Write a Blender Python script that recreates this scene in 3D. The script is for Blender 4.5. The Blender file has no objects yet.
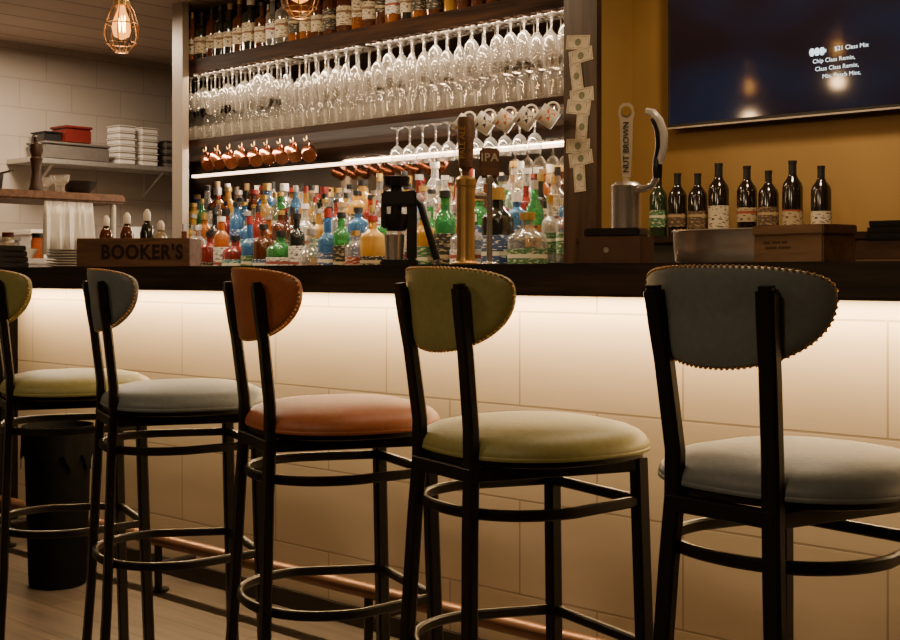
import bpy, bmesh, math, random
from mathutils import Vector, Matrix
random.seed(11)
C = bpy.context.scene.collection
PI = math.pi

# ------------------------------------------------------------------ materials
def nt(name):
    m = bpy.data.materials.new(name); m.use_nodes = True
    n = m.node_tree.nodes; l = m.node_tree.links
    return m, n, l, n['Principled BSDF']

def mat(name, col, rough=0.5, metal=0.0, var=0.12, scale=25.0, bump=0.0, emit=None, estr=0.0, coat=0.0, spec=None, trans=0.0):
    m, n, l, b = nt(name)
    tc = n.new('ShaderNodeTexCoord'); no = n.new('ShaderNodeTexNoise')
    no.inputs['Scale'].default_value = scale; no.inputs['Detail'].default_value = 4
    l.new(tc.outputs['Object'], no.inputs['Vector'])
    cr = n.new('ShaderNodeValToRGB')
    cr.color_ramp.elements[0].position = 0.3; cr.color_ramp.elements[1].position = 0.7
    cr.color_ramp.elements[0].color = tuple(c*(1-var) for c in col)+(1,)
    cr.color_ramp.elements[1].color = tuple(min(1, c*(1+var)) for c in col)+(1,)
    l.new(no.outputs['Fac'], cr.inputs['Fac']); l.new(cr.outputs['Color'], b.inputs['Base Color'])
    b.inputs['Roughness'].default_value = rough; b.inputs['Metallic'].default_value = metal
    if spec is not None: b.inputs['Specular IOR Level'].default_value = spec
    if coat: b.inputs['Coat Weight'].default_value = coat
    if bump:
        bp = n.new('ShaderNodeBump'); bp.inputs['Strength'].default_value = bump; bp.inputs['Distance'].default_value = 0.002
        l.new(no.outputs['Fac'], bp.inputs['Height']); l.new(bp.outputs['Normal'], b.inputs['Normal'])
    if emit:
        b.inputs['Emission Color'].default_value = tuple(emit)+(1,); b.inputs['Emission Strength'].default_value = estr
    if trans:
        t = n.new('ShaderNodeBsdfTransparent'); mx = max(col)
        t.inputs[0].default_value = tuple(min(1, 0.2+0.8*c/mx) for c in col)+(1,)
        lw = n.new('ShaderNodeLayerWeight'); lw.inputs[0].default_value = 0.4
        mp = n.new('ShaderNodeMapRange'); mp.inputs['To Min'].default_value = trans; mp.inputs['To Max'].default_value = 0.0
        l.new(lw.outputs['Facing'], mp.inputs['Value'])
        ms = n.new('ShaderNodeMixShader'); l.new(mp.outputs[0], ms.inputs[0]); l.new(b.outputs[0], ms.inputs[1]); l.new(t.outputs[0], ms.inputs[2])
        l.new(ms.outputs[0], n['Material Output'].inputs[0])
    return m

def label_mat(name, base, ink, accent, sc=(60, 60, 190)):
    """printed label: border bands + blotchy print rows"""
    m, n, l, b = nt(name)
    tc = n.new('ShaderNodeTexCoord'); mp = n.new('ShaderNodeMapping'); mp.inputs['Scale'].default_value = sc
    no = n.new('ShaderNodeTexNoise'); no.inputs['Scale'].default_value = 1; no.inputs['Detail'].default_value = 2
    l.new(tc.outputs['Object'], mp.inputs[0]); l.new(mp.outputs[0], no.inputs['Vector'])
    cr = n.new('ShaderNodeValToRGB'); cr.color_ramp.interpolation = 'CONSTANT'
    cr.color_ramp.elements[0].position = 0; cr.color_ramp.elements[0].color = tuple(ink)+(1,)
    cr.color_ramp.elements[1].position = 0.42; cr.color_ramp.elements[1].color = tuple(base)+(1,)
    l.new(no.outputs['Fac'], cr.inputs[0])
    s = n.new('ShaderNodeSeparateXYZ'); l.new(tc.outputs['Object'], s.inputs[0])
    c2 = n.new('ShaderNodeValToRGB'); c2.color_ramp.interpolation = 'CONSTANT'
    c2.color_ramp.elements[0].color = (0, 0, 0, 1); c2.color_ramp.elements[1].position = 0.090; c2.color_ramp.elements[1].color = (1, 1, 1, 1)
    e = c2.color_ramp.elements.new(0.102); e.color = (0, 0, 0, 1)
    l.new(s.outputs['Z'], c2.inputs[0])
    mx = n.new('ShaderNodeMix'); mx.data_type = 'RGBA'; l.new(c2.outputs[0], mx.inputs['Factor']); l.new(cr.outputs[0], mx.inputs['A']); mx.inputs['B'].default_value = tuple(accent)+(1,)
    l.new(mx.outputs['Result'], b.inputs['Base Color']); b.inputs['Roughness'].default_value = 0.6
    return m

def wood(name, c1, c2, stretch=(1.5, 25, 25), rough=0.45, bump=0.2, spec=0.5):
    m, n, l, b = nt(name)
    tc = n.new('ShaderNodeTexCoord'); mp = n.new('ShaderNodeMapping'); mp.inputs['Scale'].default_value = stretch
    no = n.new('ShaderNodeTexNoise'); no.inputs['Scale'].default_value = 1.5; no.inputs['Detail'].default_value = 8; no.inputs['Distortion'].default_value = 0.6
    l.new(tc.outputs['Object'], mp.inputs['Vector']); l.new(mp.outputs['Vector'], no.inputs['Vector'])
    cr = n.new('ShaderNodeValToRGB'); cr.color_ramp.elements[0].position = 0.35; cr.color_ramp.elements[1].position = 0.68
    cr.color_ramp.elements[0].color = tuple(c1)+(1,); cr.color_ramp.elements[1].color = tuple(c2)+(1,)
    l.new(no.outputs['Fac'], cr.inputs['Fac']); l.new(cr.outputs['Color'], b.inputs['Base Color'])
    b.inputs['Roughness'].default_value = rough; b.inputs['Specular IOR Level'].default_value = spec
    bp = n.new('ShaderNodeBump'); bp.inputs['Strength'].default_value = bump; bp.inputs['Distance'].default_value = 0.003
    l.new(no.outputs['Fac'], bp.inputs['Height']); l.new(bp.outputs['Normal'], b.inputs['Normal'])
    return m

def tiles(name, c1, c2, mortar, w, h, axes='XZ', off=(0, 0), msize=0.004, rough=0.35, bump=0.5, offset=0.5, vein=0.0):
    m, n, l, b = nt(name)
    g = n.new('ShaderNodeNewGeometry'); s = n.new('ShaderNodeSeparateXYZ'); c = n.new('ShaderNodeCombineXYZ')
    l.new(g.outputs['Position'], s.inputs[0])
    for i, a in enumerate(axes):
        ad = n.new('ShaderNodeMath'); ad.operation = 'ADD'; ad.inputs[1].default_value = off[i]
        l.new(s.outputs[a], ad.inputs[0]); l.new(ad.outputs[0], c.inputs[i])
    br = n.new('ShaderNodeTexBrick'); br.offset = offset
    br.inputs['Scale'].default_value = 1; br.inputs['Brick Width'].default_value = w; br.inputs['Row Height'].default_value = h
    br.inputs['Mortar Size'].default_value = msize; br.inputs['Mortar Smooth'].default_value = 0.3
    br.inputs['Color1'].default_value = tuple(c1)+(1,); br.inputs['Color2'].default_value = tuple(c2)+(1,); br.inputs['Mortar'].default_value = tuple(mortar)+(1,)
    l.new(c.outputs[0], br.inputs['Vector'])
    no = n.new('ShaderNodeTexNoise'); no.inputs['Scale'].default_value = 5 if not vein else 3; no.inputs['Detail'].default_value = 8
    if vein:
        mp = n.new('ShaderNodeMapping'); mp.inputs['Scale'].default_value = (1, vein, 1)
        l.new(c.outputs[0], mp.inputs['Vector']); l.new(mp.outputs[0], no.inputs['Vector'])
    mx = n.new('ShaderNodeMix'); mx.data_type = 'RGBA'; mx.blend_type = 'MULTIPLY'; mx.inputs['Factor'].default_value = 0.9
    cr = n.new('ShaderNodeValToRGB'); lo = 0.8 if not vein else 0.45
    cr.color_ramp.elements[0].color = (lo, lo, lo, 1); cr.color_ramp.elements[0].position = 0.3; cr.color_ramp.elements[1].position = 0.7
    l.new(no.outputs['Fac'], cr.inputs['Fac'])
    l.new(br.outputs['Color'], mx.inputs['A']); l.new(cr.outputs['Color'], mx.inputs['B']); l.new(mx.outputs['Result'], b.inputs['Base Color'])
    b.inputs['Roughness'].default_value = rough
    bp = n.new('ShaderNodeBump'); bp.invert = True; bp.inputs['Strength'].default_value = bump; bp.inputs['Distance'].default_value = 0.004
    l.new(br.outputs['Fac'], bp.inputs['Height']); l.new(bp.outputs['Normal'], b.inputs['Normal'])
    return m

def glass(name, tint=(0.9, 0.88, 0.82), dens=0.12, edge=0.8, dif=0.5, tr=(0.97, 0.96, 0.95)):
    m = bpy.data.materials.new(name); m.use_nodes = True
    n = m.node_tree.nodes; l = m.node_tree.links; n.clear()
    o = n.new('ShaderNodeOutputMaterial'); t = n.new('ShaderNodeBsdfTransparent'); t.inputs[0].default_value = tuple(tr)+(1,)
    g = n.new('ShaderNodeBsdfGlossy'); g.inputs['Roughness'].default_value = 0.08; d = n.new('ShaderNodeBsdfDiffuse')
    no = n.new('ShaderNodeTexNoise'); no.inputs['Scale'].default_value = 8
    cr = n.new('ShaderNodeValToRGB'); cr.color_ramp.elements[0].color = tuple(c*0.85 for c in tint)+(1,); cr.color_ramp.elements[1].color = tuple(tint)+(1,)
    l.new(no.outputs['Fac'], cr.inputs[0]); l.new(cr.outputs[0], d.inputs[0])
    lw = n.new('ShaderNodeLayerWeight'); lw.inputs[0].default_value = 0.35
    ma = n.new('ShaderNodeMath'); ma.operation = 'MULTIPLY_ADD'; ma.inputs[1].default_value = edge; ma.inputs[2].default_value = dens
    l.new(lw.outputs['Facing'], ma.inputs[0])
    m1 = n.new('ShaderNodeMixShader'); m1.inputs[0].default_value = dif
    l.new(g.outputs[0], m1.inputs[1]); l.new(d.outputs[0], m1.inputs[2])
    m2 = n.new('ShaderNodeMixShader'); l.new(ma.outputs[0], m2.inputs[0]); l.new(t.outputs[0], m2.inputs[1]); l.new(m1.outputs[0], m2.inputs[2])
    l.new(m2.outputs[0], o.inputs[0])
    return m

M = {}
M['metal_black'] = mat('black_steel', (0.013, 0.010, 0.009), 0.40, 0.3, 0.2, 60)
M['green'] = mat('vinyl_green', (0.335, 0.315, 0.12), 0.48, 0, 0.08, 90, 0.2)
M['blue'] = mat('vinyl_blue_grey', (0.175, 0.20, 0.207), 0.48, 0, 0.08, 90, 0.2)
M['orange'] = mat('vinyl_rust', (0.38, 0.12, 0.05), 0.48, 0, 0.08, 90, 0.2)
M['nail'] = mat('antique_nail', (0.75, 0.48, 0.22), 0.3, 0.8)
M['tile'] = tiles('bar_tile', (0.60, 0.495, 0.375), (0.575, 0.475, 0.355), (0.36, 0.285, 0.21), 0.5, 0.25, 'XZ', (0.09, 0.05), 0.003, 0.4, 0.2)
M['floor'] = tiles('floor_plank', (0.135, 0.103, 0.082), (0.095, 0.074, 0.059), (0.010, 0.008, 0.006), 1.2, 0.16, 'XY', (0, 0), 0.002, 0.5, 0.3, 0.37, vein=14)
M['ktile'] = tiles('kitchen_tile', (0.46, 0.395, 0.33), (0.44, 0.38, 0.315), (0.34, 0.29, 0.24), 0.4, 0.2, 'YZ', (0, 0), 0.004, 0.35, 0.3)
M['ceil'] = tiles('ceiling_boards', (0.50, 0.38, 0.29), (0.47, 0.355, 0.27), (0.22, 0.16, 0.115), 6, 0.3, 'YX', (0, 0), 0.012, 0.6, 0.5)
M['yellow'] = mat('ochre_paint', (0.35, 0.21, 0.062), 0.65, 0, 0.08, 3, 0.05)
M['wall'] = mat('dim_plaster', (0.10, 0.065, 0.04), 0.8, 0, 0.1, 3)
M['counterwood'] = wood('dark_counter_wood', (0.010, 0.007, 0.005), (0.055, 0.032, 0.02), (1.5, 20, 25), 0.5, 0.5)
M['beam'] = wood('beam_wood', (0.014, 0.007, 0.004), (0.062, 0.028, 0.014), (1.5, 20, 25), 0.75, 0.4, 0.15)
M['post'] = wood('post_wood', (0.03, 0.015, 0.008), (0.075, 0.038, 0.018), (25, 20, 1.5), 0.35, 0.2)
M['darkwall'] = mat('dark_panel', (0.022, 0.015, 0.01), 0.6)
M['steel'] = mat('brushed_steel', (0.52, 0.48, 0.43), 0.40, 0.65, 0.1, 40)
M['steel2'] = mat('stainless_tub', (0.74, 0.70, 0.65), 0.26, 0.85, 0.06, 60)
M['pier'] = mat('pale_pier', (0.33, 0.27, 0.21), 0.4, 0.1, 0.05, 6)
M['chrome'] = mat('chrome', (0.80, 0.76, 0.72), 0.25, 0.85, 0.03)
M['brass'] = mat('brass', (0.80, 0.50, 0.19), 0.28, 0.75, 0.08)
M['copper'] = mat('copper', (0.36, 0.125, 0.05), 0.22, 0.95, 0.08)
M['mirror'] = mat('antique_mirror', (0.55, 0.48, 0.41), 0.05, 1, 0.1, 4)
M['glass'] = glass('stem_glass', (0.88, 0.81, 0.70), dens=0.13, edge=0.85, dif=0.40)
M['glassb'] = glass('stem_glass_bright', (0.93, 0.87, 0.77), dens=0.20, edge=0.75, dif=0.45)
M['black'] = mat('black_plastic', (0.014, 0.013, 0.013), 0.35)
M['white'] = mat('white_ceramic', (0.78, 0.73, 0.66), 0.3, 0, 0.04)
M['paper'] = mat('paper', (0.50, 0.43, 0.32), 0.8, 0, 0.25, 30)
M['red'] = mat('red_box', (0.13, 0.010, 0.006), 0.5)
M['kraft'] = wood('light_crate_wood', (0.26, 0.145, 0.075), (0.40, 0.24, 0.13), (3, 25, 25), 0.6, 0.2)
M['crate'] = wood('brown_crate_wood', (0.095, 0.043, 0.02), (0.20, 0.095, 0.045), (3, 25, 25), 0.6, 0.3)
M['crate2'] = wood('lettered_crate_wood', (0.12, 0.055, 0.027), (0.24, 0.115, 0.055), (3, 25, 25), 0.6, 0.3)
M['dwood'] = wood('dark_handle_wood', (0.03, 0.014, 0.008), (0.075, 0.034, 0.017), (20, 20, 3), 0.4, 0.1)
M['bag'] = mat('bin_bag', (0.004, 0.004, 0.004), 0.7, 0, 0.2, 30, 0.3, spec=0.08)
M['led'] = mat('led_strip', (1, 0.8, 0.55), 0.5, 0, 0, 5, 0, (1, 0.70, 0.45), 6)
M['fil'] = mat('lamp_filament', (1, 0.8, 0.4), 0.3, 0, 0, 5, 0, (1, 0.62, 0.22), 60)
M['ink'] = mat('dark_ink', (0.012, 0.008, 0.007), 0.7)
M['redink'] = mat('red_black_ink', (0.022, 0.006, 0.004), 0.7)
M['screen_txt'] = mat('screen_text', (0.6, 0.8, 1), 0.5, 0, 0, 5, 0, (0.65, 0.85, 1), 1.1)
M['napkinbox'] = mat('leather_box', (0.14, 0.065, 0.033), 0.5)
M['white2'] = mat('cream_enamel', (0.66, 0.56, 0.42), 0.3, 0, 0.05)
M['white3'] = mat('white_enamel', (0.74, 0.70, 0.64), 0.25, 0, 0.03)
M['gold'] = mat('gold_ink', (0.55, 0.33, 0.08), 0.4, 0.5)
M['orangeprint'] = label_mat('mug_print', (0.80, 0.74, 0.64), (0.70, 0.15, 0.02), (0.6, 0.16, 0.03), (50, 50, 70))
M['darkprint'] = label_mat('mug_dark_print', (0.80, 0.74, 0.64), (0.05, 0.04, 0.06), (0.6, 0.16, 0.03), (50, 50, 70))

def bulb_mat():
    m = bpy.data.materials.new('amber_bulb_glass'); m.use_nodes = True
    n = m.node_tree.nodes; l = m.node_tree.links; n.clear()
    o = n.new('ShaderNodeOutputMaterial'); t = n.new('ShaderNodeBsdfTransparent'); t.inputs[0].default_value = (1, 0.82, 0.5, 1)
    e = n.new('ShaderNodeEmission'); e.inputs[1].default_value = 3.8
    no = n.new('ShaderNodeTexNoise'); no.inputs['Scale'].default_value = 6; cr = n.new('ShaderNodeValToRGB')
    cr.color_ramp.elements[0].color = (1, 0.30, 0.04, 1); cr.color_ramp.elements[1].color = (1, 0.42, 0.08, 1)
    l.new(no.outputs['Fac'], cr.inputs[0]); l.new(cr.outputs[0], e.inputs[0])
    mx = n.new('ShaderNodeMixShader'); mx.inputs[0].default_value = 0.5
    l.new(t.outputs[0], mx.inputs[1]); l.new(e.outputs[0], mx.inputs[2]); l.new(mx.outputs[0], o.inputs[0]); return m
M['bulb'] = bulb_mat()

def screen_mat():
    m, n, l, b = nt('tv_screen')
    tc = n.new('ShaderNodeTexCoord'); mp = n.new('ShaderNodeMapping'); mp.inputs['Scale'].default_value = (1.2, 1, 1.8); mp.inputs['Location'].default_value = (0.3, 0, 0.2)
    l.new(tc.outputs['Object'], mp.inputs['Vector'])
    no = n.new('ShaderNodeTexNoise'); no.inputs['Scale'].default_value = 1.7; no.inputs['Detail'].default_value = 1
    l.new(mp.outputs[0], no.inputs['Vector'])
    cr = n.new('ShaderNodeValToRGB'); cr.color_ramp.elements[0].position = 0.4; cr.color_ramp.elements[0].color = (0.030, 0.013, 0.014, 1)
    cr.color_ramp.elements[1].position = 0.65; cr.color_ramp.elements[1].color = (0.024, 0.030, 0.062, 1)
    l.new(no.outputs['Fac'], cr.inputs['Fac']); l.new(cr.outputs[0], b.inputs['Emission Color']); b.inputs['Emission Strength'].default_value = 0.42
    b.inputs['Base Color'].default_value = (0.004, 0.004, 0.006, 1); b.inputs['Roughness'].default_value = 0.08
    return m
M['screen'] = screen_mat()

# ------------------------------------------------------------------ mesh helpers
def mkobj(name, bm, mats, smooth=True, parent=None, loc=(0, 0, 0), rot=(0, 0, 0)):
    bmesh.ops.recalc_face_normals(bm, faces=bm.faces[:])
    me = bpy.data.meshes.new(name); bm.to_mesh(me); bm.free()
    if not isinstance(mats, (list, tuple)): mats = [mats]
    for x in mats: me.materials.append(x)
    if smooth:
        for p in me.polygons: p.use_smooth = True
        try: me.set_sharp_from_angle(angle=math.radians(38))
        except Exception: pass
    o = bpy.data.objects.new(name, me); C.objects.link(o)
    o.location = loc; o.rotation_euler = rot
    if parent: o.parent = parent
    return o

def empty(name, loc, rotz=0):
    e = bpy.data.objects.new(name, None); e.empty_display_size = 0.1; C.objects.link(e); e.location = loc; e.rotation_euler = (0, 0, rotz); return e

def top(o, label, cat, group=None):
    o['label'] = label; o['category'] = cat
    if group: o['group'] = group
    return o

def box(bm, lo, hi, bev=0.0, mi=0, rot=None):
    before = set(bm.faces)
    c = [(lo[i]+hi[i])/2 for i in range(3)]; s = [abs(hi[i]-lo[i]) for i in range(3)]
    r = bmesh.ops.create_cube(bm, size=1)
    vs = r['verts']
    bmesh.ops.scale(bm, vec=s, verts=vs)
    if bev:
        es = list({e for v in vs for e in v.link_edges})
        rr = bmesh.ops.bevel(bm, geom=es, offset=bev, segments=2, affect='EDGES')
    nf = [f for f in bm.faces if f not in before]
    vv = list({v for f in nf for v in f.verts})
    if rot: bmesh.ops.rotate(bm, cent=(0, 0, 0), matrix=rot, verts=vv)
    bmesh.ops.translate(bm, vec=c, verts=vv)
    for f in nf: f.material_index = mi
    return vv

def boxobj(name, lo, hi, m, bev=0.003, parent=None, origin=None):
    c = ((lo[0]+hi[0])/2, (lo[1]+hi[1])/2, lo[2]) if origin is None else origin
    bm = bmesh.new(); box(bm, [lo[i]-c[i] for i in range(3)], [hi[i]-c[i] for i in range(3)], bev)
    return mkobj(name, bm, m, parent=parent, loc=c)

def prism(bm, poly, z0, z1):
    a = [bm.verts.new((x, y, z0)) for x, y in poly]; b = [bm.verts.new((x, y, z1)) for x, y in poly]
    n = len(poly); bm.faces.new(a[::-1]); bm.faces.new(b)
    for i in range(n): bm.faces.new((a[i], a[(i+1) % n], b[(i+1) % n], b[i]))

def lathe(bm, prof, seg=20, sq=1.0, cx=0, cy=0, cz=0, ys=1.0):
    rings = []
    for p in prof:
        r, z = p[0], p[1]
        if r < 1e-5: rings.append([bm.verts.new((cx, cy, cz+z))])
        else:
            ring = []
            for i in range(seg):
                a = 2*PI*i/seg; ca, sa = math.cos(a), math.sin(a)
                x = math.copysign(abs(ca)**sq, ca)*r; y = math.copysign(abs(sa)**sq, sa)*r*ys
                ring.append(bm.verts.new((cx+x, cy+y, cz+z)))
            rings.append(ring)
    for k in range(len(rings)-1):
        A, B = rings[k], rings[k+1]; mi = prof[k+1][2] if len(prof[k+1]) > 2 else 0
        for i in range(seg):
            j = (i+1) % seg
            if len(A) == 1 and len(B) == 1: continue
            if len(A) == 1: f = bm.faces.new((A[0], B[i], B[j]))
            elif len(B) == 1: f = bm.faces.new((A[i], A[j], B[0]))
            else: f = bm.faces.new((A[i], A[j], B[j], B[i]))
            f.material_index = mi
    return rings

def sweep(bm, pts, sec, closed=False, up=Vector((0, 0, 1)), mi=0):
    pts = [Vector(p) for p in pts]; N = len(pts); rings = []
    for i, p in enumerate(pts):
        if closed: d = pts[(i+1) % N]-pts[i-1]
        else: d = pts[min(i+1, N-1)]-pts[max(i-1, 0)]
        d.normalize()
        side = d.cross(up)
        if side.length < 1e-4: side = Vector((1, 0, 0))
        side.normalize(); u = side.cross(d).normalized()
        rings.append([bm.verts.new(p+side*s+u*t) for s, t in sec])
    K = len(sec)
    rng = range(N) if closed else range(N-1)
    for i in rng:
        A, B = rings[i], rings[(i+1) % N]
        for k in range(K):
            f = bm.faces.new((A[k], A[(k+1) % K], B[(k+1) % K], B[k])); f.material_index = mi
    if not closed:
        bm.faces.new(rings[0][::-1]).material_index = mi; bm.faces.new(rings[-1]).material_index = mi

def rect(w, h, c=0.002):
    w /= 2; h /= 2
    return [(-w+c, -h), (w-c, -h), (w, -h+c), (w, h-c), (w-c, h), (-w+c, h), (-w, h-c), (-w, -h+c)]
def circ(r, n=8): return [(r*math.cos(2*PI*i/n), r*math.sin(2*PI*i/n)) for i in range(n)]

def textmesh(s, size, m, parent, loc, rot, ext=0.0006, name='lettering', align='CENTER', bold=0.0):
    cu = bpy.data.curves.new(name, 'FONT'); cu.body = s; cu.size = size; cu.extrude = ext; cu.align_x = align; cu.align_y = 'CENTER'; cu.resolution_u = 3
    cu.offset = bold
    if bold: cu.space_character = 1.12
    t = bpy.data.objects.new(name, cu); C.objects.link(t)
    dg = bpy.context.evaluated_depsgraph_get(); dg.update()
    me = bpy.data.meshes.new_from_object(t.evaluated_get(dg)); me.name = name
    bpy.data.objects.remove(t)
    me.materials.clear(); me.materials.append(m)
    o = bpy.data.objects.new(name, me); C.objects.link(o); o.location = loc; o.rotation_euler = rot
    if parent: o.parent = parent
    return o

def struct(name, lo, hi, m):
    o = boxobj(name, lo, hi, m, 0); o['kind'] = 'structure'; return o

# ------------------------------------------------------------------ room shell
X0, X1, Y0, Y1, H = -8.0, 2.0, -2.2, 6.5, 2.65
AX1 = -3.265
def LX(y): return -6.10-1.3*(y-4.4)      # slanted left side of the alcove
struct('floor', (X0, Y0, -0.05), (X1, Y1, 0), M['floor'])
struct('ceiling', (X0, Y0, H), (X1, Y1, H+0.05), M['ceil'])
struct('wall_left', (X0-0.1, Y0, 0), (X0, Y1, H), M['ktile'])
struct('wall_right', (X1, Y0, 0), (X1+0.1, Y1, H), M['wall'])
struct('wall_front', (X0, Y0-0.1, 0), (X1, Y0, H), M['wall'])
struct('wall_kitchen', (X0, Y1, 0), (-7.0, Y1+0.1, H), M['wall'])
struct('wall_back', (-3.26, 4.65, 0), (X1, 4.75, H), M['yellow'])
struct('wall_alcove', (-7.06, 5.08, 0), (-3.15, 5.15, H), M['darkwall'])
bm = bmesh.new(); prism(bm, [(LX(4.43), 4.43), (LX(5.08), 5.08), (LX(5.08)-0.07, 5.08), (LX(4.43)-0.07, 4.43)], 0, H)
o = mkobj('wall_partition', bm, M['darkwall']); o['kind'] = 'structure'
struct('wall_corridor', (-7.07, 5.15, 0), (-7.0, Y1, H), M['wall'])
struct('trim_1', (-6.20, 4.385, 0), (-6.10, 4.43, H), M['pier'])
struct('trim_2', (-3.26, 4.38, 0), (-3.125, 4.65, H), M['yellow'])
struct('trim_3', (-3.275, 4.345, 0), (-3.10, 4.38, H), M['post'])

# ------------------------------------------------------------------ bar
bar = empty('bar_counter', (-2.1, 2.8, 0)); top(bar, 'long bar body with pale tiled front', 'bar counter')
def barpart(name, lo, hi, m, bev=0.003):
    b = bar.location; bm = bmesh.new(); box(bm, [lo[i]-b[i] for i in range(3)], [hi[i]-b[i] for i in range(3)], bev)
    return mkobj(name, bm, m, parent=bar)
ctop = top(boxobj('countertop', (-5.7, 2.37, 0.997), (0.9, 3.08, 1.075), M['counterwood'], 0.006), 'thick dark wood bar top over the tiled front', 'countertop')
t = barpart('tiled_front', (-4.71, 2.58, 0.0005), (0.9, 2.68, 0.9965), M['tile']); t['label'] = 'cream rectangular tile cladding'
barpart('doorway_dark_sheet', (-5.65, 2.62, 0.0005), (-4.712, 2.70, 0.9965), M['darkwall'])  # added dark sheet standing in for the shade of the doorway past the tiles
barpart('back_panel', (-5.65, 2.98, 0.0005), (0.9, 3.02, 0.9965), M['darkwall'])
barpart('kick_board', (-4.71, 2.567, 0.0005), (0.9, 2.579, 0.06), M['darkwall'])

# foot rail
fr = empty('foot_rail', (-2, 2.42, 0)); top(fr, 'round metal foot rail running along the bar front', 'foot rail')
bm = bmesh.new(); sweep(bm, [(-2.75, 0, 0.17), (2.8, 0, 0.17)], circ(0.022, 16)); mkobj('rail', bm, mat('rail_metal', (0.20, 0.105, 0.062), 0.38, 0.65), parent=fr)
for i in range(6):
    x = -2.5+i*1.0
    bm = bmesh.new(); sweep(bm, [(x, 0, 0), (x, 0, 0.155)], circ(0.013, 10)); sweep(bm, [(x, 0, 0.09), (x, 0.145, 0.09)], circ(0.01, 8))
    lathe(bm, [(0.0, 0), (0.035, 0), (0.035, 0.008), (0.0, 0.008)], 16, cx=x)
    mkobj('bracket', bm, M['metal_black'], parent=fr)

# ------------------------------------------------------------------ stools
def close_rings(bm, rings, N):
    for q in range(len(rings)-1):
        P, Q = rings[q], rings[q+1]
        for i in range(N):
            j = (i+1) % N
            if len(P) == 1: bm.faces.new((P[0], Q[j], Q[i]))
            elif len(Q) == 1: bm.faces.new((P[i], P[j], Q[0]))
            else: bm.faces.new((P[i], P[j], Q[j], Q[i]))
def make_seat():
    bm = bmesh.new(); N = 72; rings = []
    A, B, e = 0.203, 0.194, 2.5
    prof = [(0.0, 0.7385), (0.965, 0.7385), (0.995, 0.7395), (1.0, 0.742), (1.0, 0.7445), (0.993, 0.7465), (0.994, 0.749), (0.985, 0.755), (0.962, 0.763), (0.915, 0.7715), (0.83, 0.7795), (0.66, 0.787), (0.40, 0.791), (0.0, 0.793)]
    for k, z in prof:
        if k == 0: rings.append([bm.verts.new((0, 0, z))]); continue
        r = []
        for i in range(N):
            a = 2*PI*i/N; c, s = math.cos(a), math.sin(a)
            r.append(bm.verts.new((A*k*math.copysign(abs(c)**(2/e), c), B*k*math.copysign(abs(s)**(2/e), s), z)))
        rings.append(r)
    close_rings(bm, rings, N)
    return bm
RB = 0.235
def outline(a):
    c, s = math.cos(a), math.sin(a)
    if s >= 0: return 0.181*math.copysign(abs(c)**0.80, c), 0.042*abs(s)**0.60
    return 0.181*math.copysign(abs(c)**0.95, c), -0.104*abs(s)**1.0
def bend(x, h, n, bc=-0.211, zc=1.020):
    an = x/RB
    r = RB-n
    X = r*math.sin(an); Yv = RB-r*math.cos(an)
    return Vector((X, bc+Yv-h*0.12, zc+h))
def make_back():
    bm = bmesh.new(); N = 72; t = 0.013; rings = []
    pr = [(0, -t), (0.3, -t), (0.6, -t), (0.85, -t*0.98), (0.95, -t*0.85), (0.99, -t*0.5), (1.0, 0.1*t), (0.985, 0.6*t), (0.95, t), (0.85, 1.35*t), (0.6, 1.6*t), (0.3, 1.7*t), (0, 1.7*t)]
    for k, n in pr:
        if k == 0: rings.append([bm.verts.new(bend(0, -0.03, n))]); continue
        r = []
        for i in range(N):
            x, y = outline(2*PI*i/N); r.append(bm.verts.new(bend(x*k, -0.03+(y+0.03)*k, n)))
        rings.append(r)
    close_rings(bm, rings, N)
    return bm
def make_nails():
    bm = bmesh.new(); pts = []; prev = None; acc = 0
    for i in range(3001):
        x, y = outline(2*PI*i/3000)
        if prev: acc += math.hypot(x-prev[0], y-prev[1])
        prev = (x, y)
        if acc > 0.0088:
            acc = 0; pts.append(bend(x*0.987, -0.03+(y+0.03)*0.984, -0.009))
    for p in pts:
        bmesh.ops.create_icosphere(bm, subdivisions=1, radius=0.0032, matrix=Matrix.Translation(p))
    return bm
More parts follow.
